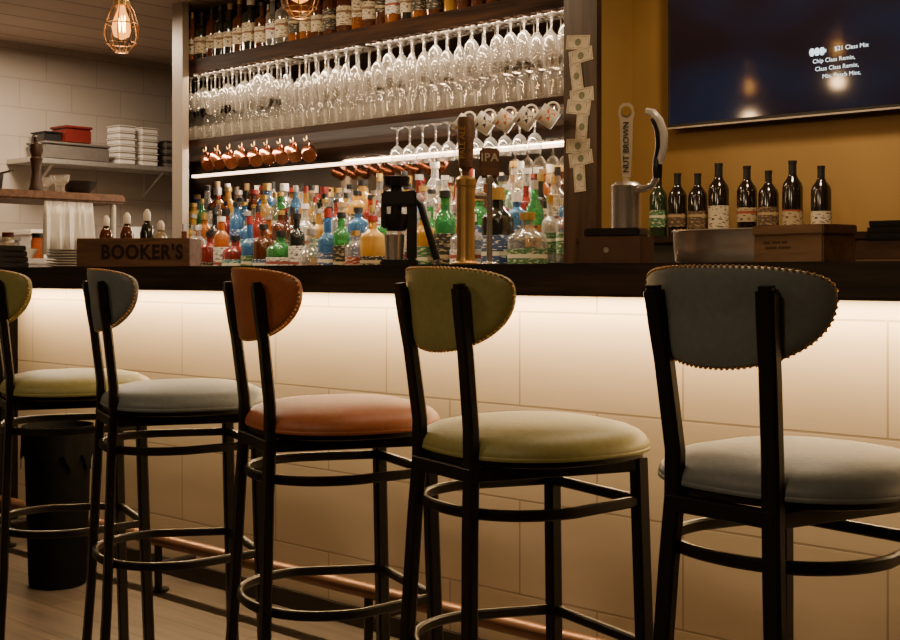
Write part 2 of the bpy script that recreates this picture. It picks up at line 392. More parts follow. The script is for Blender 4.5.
def stool_parts(root, vinyl):
    mkobj('seat', make_seat(), vinyl, parent=root)
    mkobj('backrest', make_back(), vinyl, parent=root)
    o3 = mkobj('nailhead_trim', make_nails(), M['nail'], parent=root); o3['kind'] = 'stuff'; o3['label'] = 'bronze nailhead trim'
    bm = bmesh.new(); lathe(bm, [(0, 0.726), (0.180, 0.726), (0.190, 0.729), (0.190, 0.7383), (0, 0.7383)], 48, 0.86); mkobj('seat_plate', bm, M['metal_black'], parent=root)
    for sx in (-1, 1):
        bm = bmesh.new()
        pts = [(sx*0.134, -0.222, 0), (sx*0.112, -0.203, 0.30), (sx*0.094, -0.190, 0.62), (sx*0.088, -0.184, 0.72), (sx*0.087, -0.184, 0.79), (sx*0.094, -0.199, 0.92), (sx*0.098, -0.2090, 0.98), (sx*0.101, -0.2150, 1.026), (sx*0.101, -0.2160, 1.034)]
        sweep(bm, pts[:-1], rect(0.019, 0.031, 0.004), up=Vector((1, 0, 0)))
        sweep(bm, pts[-2:], rect(0.015, 0.024, 0.004), up=Vector((1, 0, 0)))
        mkobj('leg', bm, M['metal_black'], parent=root)
    for sx in (-1, 1):
        bm = bmesh.new(); sweep(bm, [(sx*0.148, 0.160, 0), (sx*0.138, 0.147, 0.39), (sx*0.132, 0.138, 0.725)], rect(0.026, 0.028, 0.004), up=Vector((1, 0, 0)))
        mkobj('leg', bm, M['metal_black'], parent=root)
    for z, A, B, fx, fy in ((0.648, 0.168, 0.194, 0.134, 0.141), (0.392, 0.188, 0.208, 0.138, 0.148)):
        pts = [(fx, fy, z)]
        for i in range(0, 37):
            a = PI*i/36; c, s = math.cos(a), math.sin(a)
            pts.append((A*math.copysign(abs(c)**(2/2.25), c), -0.03-(B-0.03)*abs(s)**(2/2.25), z))
        pts.append((-fx, fy, z))
        bm = bmesh.new(); sweep(bm, pts, rect(0.012, 0.019, 0.003))
        mkobj('footrest_ring', bm, M['metal_black'], parent=root)
        bm = bmesh.new(); sweep(bm, [(-fx, fy, z), (fx, fy, z)], rect(0.014, 0.019, 0.003)); mkobj('stretcher', bm, M['metal_black'], parent=root)
    bm = bmesh.new()
    sweep(bm, [(-0.096, -0.184, 0.713), (0.096, -0.184, 0.713)], rect(0.022, 0.024))
    sweep(bm, [(-0.132, 0.138, 0.713), (0.132, 0.138, 0.713)], rect(0.022, 0.024))
    sweep(bm, [(-0.088, -0.186, 0.713), (-0.132, 0.138, 0.713)], rect(0.022, 0.024)); sweep(bm, [(0.088, -0.186, 0.713), (0.132, 0.138, 0.713)], rect(0.022, 0.024))
    mkobj('seat_frame', bm, M['metal_black'], parent=root)

def copy_tree(root, loc, rotz, swap=None):
    n = root.copy(); C.objects.link(n); n.location = loc; n.rotation_euler = (0, 0, rotz)
    for ch in root.children:
        c = ch.copy(); c.parent = n; C.objects.link(c)
        if swap and ch.name.split('.')[0] in swap:
            c.data = ch.data.copy(); c.data.materials[0] = swap[ch.name.split('.')[0]]
    return n
R = math.radians
spec = [(-0.880, 1.760, -9, 'blue', 'blue-grey'), (-1.410, 1.776, -17, 'green', 'olive green'), (-1.918, 1.780, -22, 'orange', 'rust orange'),
        (-2.497, 1.803, -23, 'blue', 'blue-grey'), (-3.000, 1.815, -20, 'green', 'olive green')]
proto = None
for x, y, r, c, cn in spec:
    if proto is None:
        proto = empty('bar_stool', (x, y, 0), R(r)); stool_parts(proto, M[c]); s = proto
    else:
        s = copy_tree(proto, (x, y, 0), R(r), {'seat': M[c], 'backrest': M[c]})
    top(s, 'black steel bar stool with '+cn+' vinyl seat and curved back', 'stool', 'stools along the bar')

# ------------------------------------------------------------------ back bar alcove
def trap(name, y0, y1, z0, z1, m, parent=None, org=(-4.66, 4.6, 0)):
    bm = bmesh.new()
    prism(bm, [(LX(max(y0, 4.40))+0.004-org[0], y0-org[1]), (AX1-org[0], y0-org[1]), (AX1-org[0], y1-org[1]), (LX(y1)+0.004-org[0], y1-org[1])], z0-org[2], z1-org[2])
    return mkobj(name, bm, m, parent=parent, loc=(0, 0, 0) if parent else org)
mirror = top(boxobj('mirror', (LX(5.06)+0.01, 5.06, 0.9), (AX1, 5.079, 2.64), M['mirror'], 0), 'tall dim mirror behind the bottle shelves', 'mirror')
TS0 = 2.232
top(trap('top_shelf', 4.43, 5.055, TS0, 2.312, M['beam'], org=(-4.66, 4.74, TS0)), 'thick dark wood shelf holding spirit bottles', 'shelf')
MS0, MS1 = 1.803, 1.840
top(trap('middle_shelf', 4.44, 5.055, MS0, MS1, M['beam'], org=(-4.66, 4.74, MS0)), 'dark wood shelf below hanging stemware', 'shelf')
bb = empty('back_bar_counter', (-4.66, 4.6, 0)); top(bb, 'stepped dark back bar counter loaded with bottles', 'counter')
trap('cabinet_body', 4.20, 5.055, 0.0005, 0.98, M['darkwall'], bb); trap('lower_step', 4.44, 5.055, 0.98, 1.10, M['darkwall'], bb); trap('upper_step', 4.62, 5.055, 1.10, 1.225, M['darkwall'], bb)
ls = top(boxobj('led_strip', (LX(5.035)+0.02, 5.040, 1.695), (AX1-0.02, 5.059, 1.712), M['led'], 0), 'thin warm glowing light strip on the mirror', 'light strip')

def wineglass(h=0.21, rb=0.038, name='wine_glass', stem=0.42, m=None):
    bm = bmesh.new(); k = 1-stem
    prof = [(0.032, 0), (0.031, -0.003), (0.008, -0.010), (0.0042, -0.02), (0.004, -stem*h), (rb*0.35, -(stem+0.03*k)*h), (rb*0.80, -(stem+0.2*k)*h), (rb, -(stem+0.45*k)*h), (rb*0.98, -(stem+0.65*k)*h), (rb*0.80, -h)]
    lathe(bm, prof, 16)
    return mkobj(name, bm, m or M['glass'])
gs = [wineglass(0.245, 0.038, stem=0.36), wineglass(0.175, 0.038, stem=0.30, m=M['glassb']), wineglass(0.262, 0.033, stem=0.28), wineglass(0.215, 0.038, stem=0.40, m=M['glassb']), wineglass(0.190, 0.036, stem=0.5)]; g2 = gs[4]
used = set()
for j in range(7):
    yy = 4.478+j*0.084; low = j >= 2
    xx = LX(yy)+0.055+(0.040 if j % 2 else 0)
    while xx < AX1-0.045:
        if j == 0 and random.random() < 0.12: xx += 0.0795; continue
        kind = random.choice([0, 1, 2, 3, 4, 1]) if not low else random.choice([0, 2, 3, 0])
        src = gs[kind]
        if kind not in used: o = src; used.add(kind)
        else: o = src.copy(); C.objects.link(o)
        o.location = (xx, yy, TS0-0.0101 if not low else 2.108); o.rotation_euler = (R(random.uniform(-1.2, 1.2)), R(random.uniform(-1.2, 1.2)), 0)
        top(o, 'clear stemmed wine glass hanging upside down from the rack', 'glass', 'stemware hanging under the top shelf')
        xx += 0.0795
DZ = TS0-2.108-0.010
for i in range(34):
    xx = -6.0+i*0.0795
    if xx > AX1-0.07: continue
    bm = bmesh.new(); box(bm, (-0.006, -0.30, -0.010), (0.006, -0.14, 0), 0.001); box(bm, (-0.006, -0.135, -DZ-0.010), (0.006, 0.30, -DZ), 0.001)
    box(bm, (-0.003, -0.130, -DZ), (0.003, -0.124, 0), 0); box(bm, (-0.003, 0.29, -DZ), (0.003, 0.296, 0), 0)
    o = mkobj('glass_rack_rail', bm, M['steel'], loc=(xx+0.04, 4.745, TS0-0.0002)); top(o, 'thin steel rail of the stemware rack', 'rack', 'rails of the stemware rack')
bm = bmesh.new(); lathe(bm, [(0, 0), (0.030, 0), (0.034, 0.004), (0.040, 0.082), (0.037, 0.082), (0.031, 0.012), (0, 0.010)], 16)
g3 = mkobj('tumbler', bm, M['glassb']); ft = True
for j in range(2):
    y = 4.49+j*0.088; xx = LX(y)+0.06+0.04*(j % 2)
    while xx < AX1-0.05:
        if j == 0:
            if ft: o = g3; ft = False
            else: o = g3.copy(); C.objects.link(o)
            o.location = (xx, y, MS1+0.0002); top(o, 'clear short tumbler standing on the dark wood shelf', 'glass', 'tumblers on the middle shelf')
        xx += 0.088
for i in range(11):
    o = g2.copy(); C.objects.link(o); o.location = (-4.52+i*0.09, 4.58, MS0-0.0002); o.rotation_euler = (0, 0, 0); top(o, 'clear wine glass hanging below the dark wood shelf', 'glass', 'glasses hanging under the middle shelf')
# mugs
def mug(name, m, r=0.042, h=0.09, prn=None):
    e = empty(name, (0, 0, 0)); bm = bmesh.new()
    lathe(bm, [(0, 0), (r*0.9, 0), (r, 0.006), (r, h), (r-0.004, h), (r-0.005, 0.01), (0, 0.008)], 24); mkobj('body', bm, m, parent=e)
    bm = bmesh.new(); pts = [(r-0.002+0.030*math.sin(PI*t/8), 0, h*0.5+0.028*math.cos(PI*t/8)) for t in range(9)]
    sweep(bm, pts, circ(0.0045, 8), up=Vector((0, 1, 0))); mkobj('handle', bm, m, parent=e)
    if prn:
        bm = bmesh.new(); lathe(bm, [(r+0.0006, h*0.20), (r+0.0006, h*0.80)], 24); mkobj('print_band', bm, prn, parent=e)
    return e
mg = mug('coffee_mug', mat('mug_white', (0.85, 0.82, 0.76), 0.3, 0, 0.03), 0.041, 0.084, prn=M['orangeprint']); cm = mug('copper_mug', M['copper'], 0.040, 0.082)
MX = (-3.765, -3.645, -3.525, -3.405, -3.285)
for i, xx in enumerate(MX):
    o = mg if i == 0 else copy_tree(mg, (0, 0, 0), 0, {'print_band': M['darkprint']} if i in (1, 3) else None)
    o.location = (xx, 4.300, 1.705); o.rotation_euler = (R(5), R(-55), R(35))
    top(o, 'white mug with %s printed band hanging by its handle' % ('dark' if i in (1, 3) else 'orange'), 'mug', 'mugs hanging on the shelf edge')
for i in range(9):
    o = cm if i == 0 else copy_tree(cm, (0, 0, 0), 0)
    o.location = (-5.12-i*0.112, 4.51, 1.692); o.rotation_euler = (R(random.uniform(-3, 8)), R(-60+random.uniform(-8, 8)), R(-30+random.uniform(-8, 8)))
    top(o, 'shiny copper mug hanging by its handle', 'mug', 'copper mugs hanging under the shelf')
for i, xx in enumerate(list(MX)+[-5.12-i*0.112 for i in range(9)]):
    bm = bmesh.new()
    yy = -0.13 if i < 5 else -0.018
    sweep(bm, [(0, 0.0, 0.0275), (0, 0, 0.004), (0, yy, -0.004), (0, yy-0.004, 0.010)], circ(0.0025, 6), up=Vector((1, 0, 0)))
    o = mkobj('cup_hook', bm, M['brass'], loc=(xx-0.01, 4.46 if i < 5 else 4.50, MS0-0.0276)); top(o, 'small brass cup hook under the shelf', 'hook', 'cup hooks under the shelf')

# bottles
def G(name, col, rough=0.12, trans=0.0): return mat('glass_'+name, col, rough, 0.0, 0.25, 12, 0, spec=0.8, trans=trans)
BG = [G('amber', (0.38, 0.13, 0.025), 0.08, 0.5), G('brown', (0.09, 0.028, 0.012), 0.08, 0.2), glass('glass_clear', (0.80, 0.78, 0.73), 0.18, 0.75, 0.38, (0.93, 0.93, 0.91)), G('green', (0.05, 0.22, 0.07), 0.08, 0.5), G('dark', (0.014, 0.016, 0.012), 0.08),
      glass('glass_frost', (0.85, 0.82, 0.75), 0.42, 0.40, 0.6, (0.9, 0.9, 0.88)), G('blue', (0.07, 0.19, 0.36), 0.08, 0.55), G('red', (0.22, 0.03, 0.02), 0.08, 0.3), G('gold', (0.58, 0.34, 0.07), 0.08, 0.5), glass('glass_pale', (0.80, 0.68, 0.47), 0.24, 0.65, 0.5, (0.95, 0.88, 0.70))]
lc = (('white', (0.80, 0.77, 0.70), (0.10, 0.09, 0.10), (0.35, 0.08, 0.06)), ('cream', (0.68, 0.60, 0.44), (0.12, 0.06, 0.04), (0.25, 0.14, 0.07)), ('black', (0.025, 0.022, 0.02), (0.4, 0.33, 0.2), (0.50, 0.42, 0.25)), ('red', (0.30, 0.05, 0.03), (0.7, 0.62, 0.5), (0.8, 0.74, 0.6)),
      ('blue', (0.05, 0.10, 0.24), (0.7, 0.7, 0.65), (0.75, 0.72, 0.6)), ('green', (0.06, 0.18, 0.08), (0.6, 0.55, 0.35), (0.7, 0.66, 0.5)), ('orange', (0.55, 0.24, 0.05), (0.1, 0.05, 0.03), (0.8, 0.72, 0.5)), ('teal', (0.08, 0.28, 0.28), (0.8, 0.75, 0.6), (0.8, 0.75, 0.6)))
LB = [label_mat('label_'+a, b_, c_, d_) for a, b_, c_, d_ in lc]
CP = [mat('cap_'+n, c, 0.35, me, 0.05) for n, c, me in (('black', (0.015, 0.015, 0.015), 0), ('silver', (0.6, 0.58, 0.55), 0.8), ('gold', (0.6, 0.4, 0.12), 0.8), ('red', (0.28, 0.025, 0.018), 0), ('cork', (0.4, 0.25, 0.12), 0), ('white', (0.75, 0.7, 0.62), 0))]
BP = {0: (0.037, 0.175, 0.0125, 0.295, 0.045, 0.13), 1: (0.043, 0.165, 0.0135, 0.268, 0.035, 0.125), 2: (0.042, 0.185, 0.0150, 0.260, 0.03, 0.140),
      3: (0.036, 0.185, 0.0125, 0.310, 0.06, 0.140), 5: (0.040, 0.200, 0.0135, 0.285, 0.05, 0.15), 4: (0.050, 0.115, 0.0150, 0.225, 0.035, 0.085), 6: (0.034, 0.215, 0.0140, 0.305, 0.07, 0.17),
      7: (0.048, 0.195, 0.0160, 0.275, 0.05, 0.12), 8: (0.052, 0.155, 0.0160, 0.230, 0.03, 0.12)}
def bprof(kind):
    r, hb, nk, hn, ll, lh = BP[kind]
    e = 0.0008; cap = 0.034 if kind in (0, 3, 5) else 0.022; cw = 0.0015 if kind in (0, 3) else 0.0045
    p = [(0, 0.002, 0), (r*0.85, 0, 0), (r, 0.006, 0), (r, ll, 0), (r+e, ll+0.001, 1), (r+e, lh, 1), (r, lh+0.001, 1), (r, hb-0.006, 0)]
    if kind == 3: p += [(r*0.93, hb+0.012, 0), (r*0.65, hb+0.035, 0), (nk*1.2, hb+0.055, 0)]
    elif kind == 4: p += [(r*0.9, hb+0.012, 0), (r*0.62, hb+0.030, 0), (nk*1.15, hb+0.042, 0)]
    else: p += [(r*0.97, hb+0.001, 0), (r*0.86, hb+0.010, 0), (nk*1.7, hb+0.019, 0), (nk*1.05, hb+0.028, 0)]
    p += [(nk, hn-cap-0.001, 0), (nk+cw, hn-cap, 2), (nk+cw, hn, 2), (0, hn, 2)]
    return p
bcache = {}
gn = ['amber', 'brown', 'clear', 'green', 'black', 'frosted', 'blue', 'red', 'golden', 'pale']; ln = ['white', 'cream', 'black', 'red', 'blue', 'green', 'orange', 'teal']
def bottle(kind, g, lab, cap, loc, where, group, scale=1):
    key = (kind, g, lab, cap)
    if key not in bcache:
        bm = bmesh.new(); lathe(bm, bprof(kind), 20, 0.6 if kind in (2, 5, 8) else 1.0)
        o = mkobj('liquor_bottle', bm, [BG[g], LB[lab], CP[cap]]); bcache[key] = o.data
    else:
        o = bpy.data.objects.new('liquor_bottle', bcache[key]); C.objects.link(o)
    o.location = loc; o.rotation_euler = (0, 0, R(random.uniform(-10, 10))); o.scale = (scale, scale, scale)
    top(o, '%s liquor bottle with %s label %s' % (gn[g], ln[lab], where), 'bottle', group)
    return o
def row(y, z, x0, x1, gap, glasses, where, group, smin=0.95, smax=1.12, hmax=9, labs=(0, 0, 0, 0, 0, 1, 1, 1, 2, 2, 3, 4, 5, 6, 7), kinds=(0, 0, 1, 1, 2, 2, 3, 3, 4, 5, 6, 6, 7, 8)):
    x = x0; pr = None
    while x < x1:
        kd = random.choice(kinds); g = random.choice(glasses)
        sc = random.uniform(smin, smax)
        sc = min(sc, hmax/BP[kd][3]); rr = BP[kd][0]*sc*(1.12 if kd in (2, 5, 8) else 1)
        if pr is not None: x += pr+rr+gap+random.uniform(0, 0.005)
        pr = rr
        if x > x1: break
        bottle(kd, g, random.choice(labs), random.choice([0, 0, 0, 1, 1, 2, 2, 3, 4, 5]), (x, y, z), where, group, sc)
row(4.50, 2.3125, LX(4.50)+0.07, -3.33, 0.010, [0, 1, 1, 0, 8, 1, 4, 4, 2], 'on the top wooden shelf', 'bottles on the top shelf', hmax=0.325, labs=(0, 1, 1, 1, 2, 2), kinds=(0, 0, 1, 2, 3, 5, 6))
row(4.63, 2.3125, LX(4.63)+0.12, -3.33, 0.016, [0, 1, 1, 0, 8, 4, 1, 4], 'on the top wooden shelf', 'bottles on the top shelf', hmax=0.325, labs=(0, 1, 1, 1, 2, 2), kinds=(0, 0, 1, 2, 3, 5, 6))
allg = [0, 0, 1, 1, 2, 2, 2, 2, 2, 5, 5, 3, 3, 6, 6, 7, 8, 8, 9, 9, 4, 4]
row(4.94, 1.2255, LX(4.94)+0.09, -3.34, 0.006, allg, 'by the mirror', 'bottles on the back bar', 1.2, 1.42)
row(4.80, 1.2255, LX(4.80)+0.09, -3.34, 0.006, allg, 'on the upper back bar step', 'bottles on the back bar', 1.05, 1.32)
row(4.675, 1.2255, LX(4.675)+0.07, -3.34, 0.006, allg, 'on the upper back bar step', 'bottles on the back bar', 0.85, 1.1, kinds=(0, 1, 2, 3, 4, 6))
row(4.53, 1.1005, LX(4.53)+0.08, -3.35, 0.006, allg, 'on the lower back bar step', 'bottles on the back bar', 1.0, 1.24, kinds=(0, 1, 2, 3, 4, 5, 6, 7))
rg_ = [2, 2, 5, 3, 3, 9, 6, 2, 4, 8]
row(4.34, 0.9805, -6.02, -4.40, 0.006, allg, 'on the back bar surface', 'bottles on the back bar', 1.1, 1.4)
row(4.325, 0.9805, -4.24, -3.37, 0.012, rg_, 'on the back bar surface', 'bottles on the back bar', 1.4, 1.65, kinds=(7, 1, 5, 2, 8, 6))

# banknotes on post
ni = mat('note_ink', (0.16, 0.17, 0.1), 0.8)
for i, (z, rv, dx) in enumerate(((2.045, 6, -0.010), (1.985, -7, 0.006), (1.90, 82, -0.016), (1.815, -4, 0.010), (1.765, 9, -0.006), (1.68, 95, 0.012), (1.60, 3, -0.010), (1.545, -8, 0.006), (1.465, 86, 0.0))):
    e = empty('banknote', (-3.188+dx, 4.3440-0.0012*(i % 3), z))
    bm = bmesh.new(); box(bm, (-0.062, -0.0005, -0.030), (0.062, 0.0005, 0.030), 0); mkobj('paper', bm, M['paper'], parent=e)
    bm = bmesh.new(); lathe(bm, [(0, 0), (0.016, 0), (0.016, 0.0004), (0, 0.0004)], 16)
    box(bm, (-0.055, 0.0235, -0.0002), (0.055, 0.025, 0.0002), 0); box(bm, (-0.055, -0.025, -0.0002), (0.055, -0.0235, 0.0002), 0); box(bm, (-0.056, -0.024, -0.0002), (-0.0545, 0.024, 0.0002), 0); box(bm, (0.0545, -0.024, -0.0002), (0.056, 0.024, 0.0002), 0)
    mkobj('printed_oval', bm, ni, parent=e, loc=(0, -0.0007, 0), rot=(R(90), 0, 0))
    for sx in (-1, 1):
        textmesh('1', 0.020, M['ink'], e, (sx*0.042, -0.0008, 0.010), (R(90), 0, 0), 0.0002, 'numeral')
    e.rotation_euler = (0, R(rv), 0); top(e, 'pale paper banknote pinned to the wooden post', 'banknote', 'banknotes pinned on the post')

# ------------------------------------------------------------------ TV
tv = empty('television', (-2.245, 4.60, 2.04)); top(tv, 'large dark flat screen television on ochre wall showing text', 'television')
bm = bmesh.new(); box(bm, (-0.655, -0.02, -0.372), (0.655, 0.03, 0.372), 0.006); box(bm, (-0.3, 0.03, -0.2), (0.3, 0.0495, 0.2), 0.003); mkobj('casing', bm, M['black'], parent=tv)
bm = bmesh.new(); box(bm, (-0.64, -0.0225, -0.352), (0.64, -0.0205, 0.36), 0); mkobj('screen', bm, M['screen'], parent=tv)
bm = bmesh.new(); box(bm, (-0.655, -0.024, -0.3735), (0.655, -0.0205, -0.366), 0.001); mkobj('lower_trim', bm, M['steel'], parent=tv)
tx = 0.0; tz = -0.100
bm = bmesh.new()
for i in range(3): box(bm, (tx+i*0.021, -0.0245, -0.012), (tx+0.016+i*0.021, -0.0235, 0.018), 0.003)
box(bm, (tx-0.004, -0.0235, -0.002), (tx+0.066, -0.0228, 0.010), 0)
mkobj('logo', bm, M['screen_txt'], parent=tv, loc=(0, 0, tz-0.026))
textmesh('$21 Class Mix', 0.024, M['screen_txt'], tv, (tx+0.10, -0.0235, tz-0.020), (R(90), 0, 0), 0.0001, align='LEFT')
for i, s_ in enumerate(('Chip Class Remix,', 'Class Class Remix,', 'Mix, Peach Mint,')):
    textmesh(s_, 0.0235, M['screen_txt'], tv, (tx+(0.01, 0.02, 0.05)[i], -0.0235, tz-0.060-i*0.031), (R(90), 0, 0), 0.0001, align='LEFT')

# ------------------------------------------------------------------ right back counter + wine bottles
rb_ = empty('back_counter', (-1.0, 4.45, 0)); top(rb_, 'low dark back counter with wooden top', 'counter')
bm = bmesh.new(); box(bm, (-2.12, -0.2, 0.0005), (2.5, 0.195, 1.17), 0.003); mkobj('cabinet_body', bm, M['darkwall'], parent=rb_)
bm = bmesh.new(); box(bm, (-2.13, -0.215, 1.1705), (2.5, 0.195, 1.20), 0.004); mkobj('countertop', bm, M['beam'], parent=rb_)
wg = {}
wl = {0: LB[0], 1: label_mat('wine_label_tan', (0.42, 0.33, 0.20), (0.08, 0.04, 0.02), (0.3, 0.06, 0.03)), 2: label_mat('wine_label_dark', (0.09, 0.05, 0.03), (0.35, 0.25, 0.12), (0.4, 0.3, 0.15)), 5: LB[5], 6: label_mat('wine_label_cream', (0.60, 0.52, 0.38), (0.05, 0.03, 0.03), (0.55, 0.48, 0.34))}
wn = {0: 'white', 1: 'tan', 2: 'dark', 5: 'green', 6: 'cream'}
def wine(x, s, g, lab, w=1.12, ly=(0.045, 0.125)):
    e = empty('wine_bottle', (x, 4.48, 1.2005)); r = 0.0375*w
    if g not in wg: wg[g] = mat('wine_glass_'+gn[g], (0.02, 0.035, 0.015) if g == 3 else (0.012, 0.008, 0.006), 0.1, spec=0.8)
    bm = bmesh.new(); lathe(bm, [(0, 0.003), (r*0.88, 0), (r, 0.006), (r, 0.19), (r*0.9, 0.207), (r*0.55, 0.228), (0.0155, 0.243), (0.0145, 0.285), (0.0165, 0.287), (0.0165, 0.296), (0, 0.297)], 24)
    mkobj('glass_body', bm, wg[g], parent=e)
    bm = bmesh.new(); lathe(bm, [(r+0.0008, ly[0]), (r+0.0008, ly[1])], 24); mkobj('bottle_label', bm, wl[lab], parent=e)
    bm = bmesh.new(); lathe(bm, [(0.0162, 0.243), (0.0158, 0.284), (0.0175, 0.286), (0.0175, 0.2975), (0, 0.298)], 18); mkobj('foil_capsule', bm, CP[0], parent=e)
    e.scale = (s, s, s); top(e, '%s wine bottle with %s label on the back counter' % (gn[g], wn[lab]), 'bottle', 'wine bottles on the back counter')
for x, s, g, lab, w, ly in ((-2.880, 0.90, 3, 5, 1.12, (0.05, 0.13)), (-2.787, 0.90, 4, 2, 1.15, (0.05, 0.11)), (-2.691, 0.88, 4, 2, 1.2, (0.04, 0.12)), (-2.594, 1.0, 1, 6, 1.1, (0.03, 0.125)), (-2.467, 0.94, 4, 1, 1.12, (0.06, 0.12)), (-2.373, 0.86, 4, 2, 1.22, (0.045, 0.13)), (-2.271, 0.97, 4, 1, 1.08, (0.03, 0.10)), (-2.153, 0.88, 1, 6, 1.15, (0.04, 0.10))): wine(x, s, g, lab, w, ly)

# ------------------------------------------------------------------ taps on the bar
CT = 1.0755
t1 = empty('beer_tap_tower', (-2.52, 2.85, CT)); top(t1, 'brass beer tap column with dark wooden handle', 'beer tap')
bm = bmesh.new(); lathe(bm, [(0, 0), (0.045, 0), (0.045, 0.008), (0.030, 0.014), (0.0275, 0.03), (0.0275, 0.24), (0.032, 0.243), (0.032, 0.262), (0.022, 0.272), (0, 0.275)], 28); mkobj('column', bm, M['brass'], parent=t1)
bm = bmesh.new(); sweep(bm, [(0, 0.02, 0.215), (0, 0.09, 0.215), (0, 0.11, 0.19), (0, 0.115, 0.15)], circ(0.010, 10), up=Vector((1, 0, 0))); mkobj('spout', bm, M['chrome'], parent=t1)
bm = bmesh.new(); lathe(bm, [(0, 0.272), (0.010, 0.273), (0.010, 0.29), (0.019, 0.30), (0.022, 0.37), (0.024, 0.44), (0.02, 0.452), (0, 0.455)], 18, 0.7); mkobj('handle', bm, M['crate'], parent=t1)
textmesh('PALE ALE', 0.024, M['gold'], t1, (0.012, -0.0285, 0.372), (R(90), R(-90), R(42)), 0.0004)
h2 = empty('beer_tap', (-2.425, 2.85, CT)); top(h2, 'slim tap with tan badge reading IPA', 'beer tap')
bm = bmesh.new(); lathe(bm, [(0, 0), (0.03, 0), (0.03, 0.006), (0.009, 0.012), (0.008, 0.24), (0.013, 0.25), (0.010, 0.27), (0, 0.271)], 18); mkobj('stem', bm, M['chrome'], parent=h2)
bm = bmesh.new(); box(bm, (-0.030, -0.008, 0.262), (0.030, 0.008, 0.352), 0.006); mkobj('badge', bm, M['crate2'], parent=h2, rot=(0, 0, R(40)))
textmesh('IPA', 0.034, M['white2'], h2, (0.0065, -0.0075, 0.322), (R(90), 0, R(40)), 0.0006, bold=0.0006)

t3 = empty('beer_tap_tower', (-1.935, 2.85, CT)); top(t3, 'chrome beer tap column with lettered cream and curved handles', 'beer tap')
bm = bmesh.new(); lathe(bm, [(0, 0), (0.055, 0), (0.055, 0.008), (0.042, 0.014), (0.040, 0.03), (0.040, 0.20), (0.042, 0.215), (0.03, 0.225), (0, 0.228)], 28); mkobj('column', bm, M['chrome'], parent=t3)
bm = bmesh.new()
hp = [(-0.011, 0.238), (0.011, 0.238), (0.015, 0.30), (0.0175, 0.395), (0.022, 0.412), (0.018, 0.432), (0.008, 0.440), (-0.008, 0.440), (-0.018, 0.432), (-0.022, 0.412), (-0.0175, 0.395), (-0.015, 0.30)]
fa = [bm.verts.new((x, -0.009, z)) for x, z in hp]; fb = [bm.verts.new((x, 0.009, z)) for x, z in hp]
bm.faces.new(fa); bm.faces.new(fb[::-1])
for i in range(len(hp)): bm.faces.new((fa[i], fa[(i+1) % 12], fb[(i+1) % 12], fb[i]))
lathe(bm, [(0, 0.222), (0.008, 0.223), (0.010, 0.2375), (0, 0.2378)], 12); mkobj('handle', bm, M['white2'], parent=t3, rot=(0, 0, R(33)), smooth=False)
bm = bmesh.new(); lathe(bm, [(0, 0), (0.013, 0), (0.014, 0.001), (0.013, 0.002), (0, 0.002)], 20); mkobj('handle_emblem', bm, M['gold'], parent=t3, loc=(0.0055, -0.0085, 0.418), rot=(R(90), 0, R(33)))
textmesh('NUT BROWN', 0.0225, M['ink'], t3, (0.0055, -0.0085, 0.320), (R(90), R(-90), R(33)), 0.0004)
bm = bmesh.new(); sweep(bm, [(0.02, 0, 0.205), (0.06, 0, 0.205), (0.085, 0, 0.212), (0.10, 0, 0.235)], circ(0.010, 12), up=Vector((0, 1, 0))); mkobj('cross_arm', bm, M['chrome'], parent=t3)
HX = 0.10
bm = bmesh.new(); lathe(bm, [(0, 0.23), (0.011, 0.231), (0.013, 0.25), (0.013, 0.275), (0.010, 0.285), (0, 0.286)], 14, cx=HX); sweep(bm, [(HX-0.004, -0.004, 0.275), (HX+0.004, -0.004, 0.32), (HX, -0.004, 0.36), (HX-0.014, -0.004, 0.39)], rect(0.012, 0.012, 0.004), up=Vector((0, 1, 0))); mkobj('handle', bm, M['black'], parent=t3)
bm = bmesh.new(); pts = [(HX+0.006, 0, 0.27), (HX+0.020, 0, 0.31), (HX+0.020, 0, 0.35), (HX+0.006, 0, 0.385), (HX-0.016, 0, 0.408), (HX-0.034, 0, 0.412)]
sweep(bm, pts, rect(0.020, 0.018, 0.005), up=Vector((0, 1, 0))); mkobj('curved_handle_top', bm, M['white3'], parent=t3)

# citrus press
cp = empty('citrus_press', (-2.80, 2.85, CT), R(40)); top(cp, 'black upright lever citrus press with steel cup', 'juicer')
bm = bmesh.new(); box(bm, (-0.06, -0.055, 0), (0.06, 0.055, 0.02), 0.005); mkobj('base', bm, M['black'], parent=cp)
bm = bmesh.new(); box(bm, (0.022, -0.018, 0.02), (0.054, 0.018, 0.24), 0.004); box(bm, (-0.058, -0.028, 0.19), (0.054, 0.028, 0.238), 0.006); box(bm, (-0.060, -0.018, 0.12), (-0.042, 0.018, 0.20), 0.004); mkobj('column', bm, M['black'], parent=cp)
bm = bmesh.new(); lathe(bm, [(0, 0.02), (0.028, 0.02), (0.033, 0.10), (0.030, 0.10), (0.025, 0.025), (0, 0.024)], 20, cx=-0.018); mkobj('cup', bm, M['chrome'], parent=cp)
bm = bmesh.new(); lathe(bm, [(0.0, 0.112), (0.030, 0.112), (0.041, 0.145), (0.041, 0.165), (0.0, 0.165)], 20, cx=-0.012); lathe(bm, [(0, 0.158), (0.018, 0.158), (0.018, 0.25), (0.040, 0.255), (0.044, 0.285), (0.0, 0.29)], 16, cx=-0.012); box(bm, (-0.02, -0.008, 0.135), (0.04, 0.008, 0.155), 0.002); mkobj('press_head', bm, M['black'], parent=cp)
bm = bmesh.new(); sweep(bm, [(0.035, 0, 0.228), (0.066, 0, 0.195), (0.118, 0, 0.02)], rect(0.022, 0.022, 0.006), up=Vector((0, 1, 0))); mkobj('lever', bm, M['black'], parent=cp)

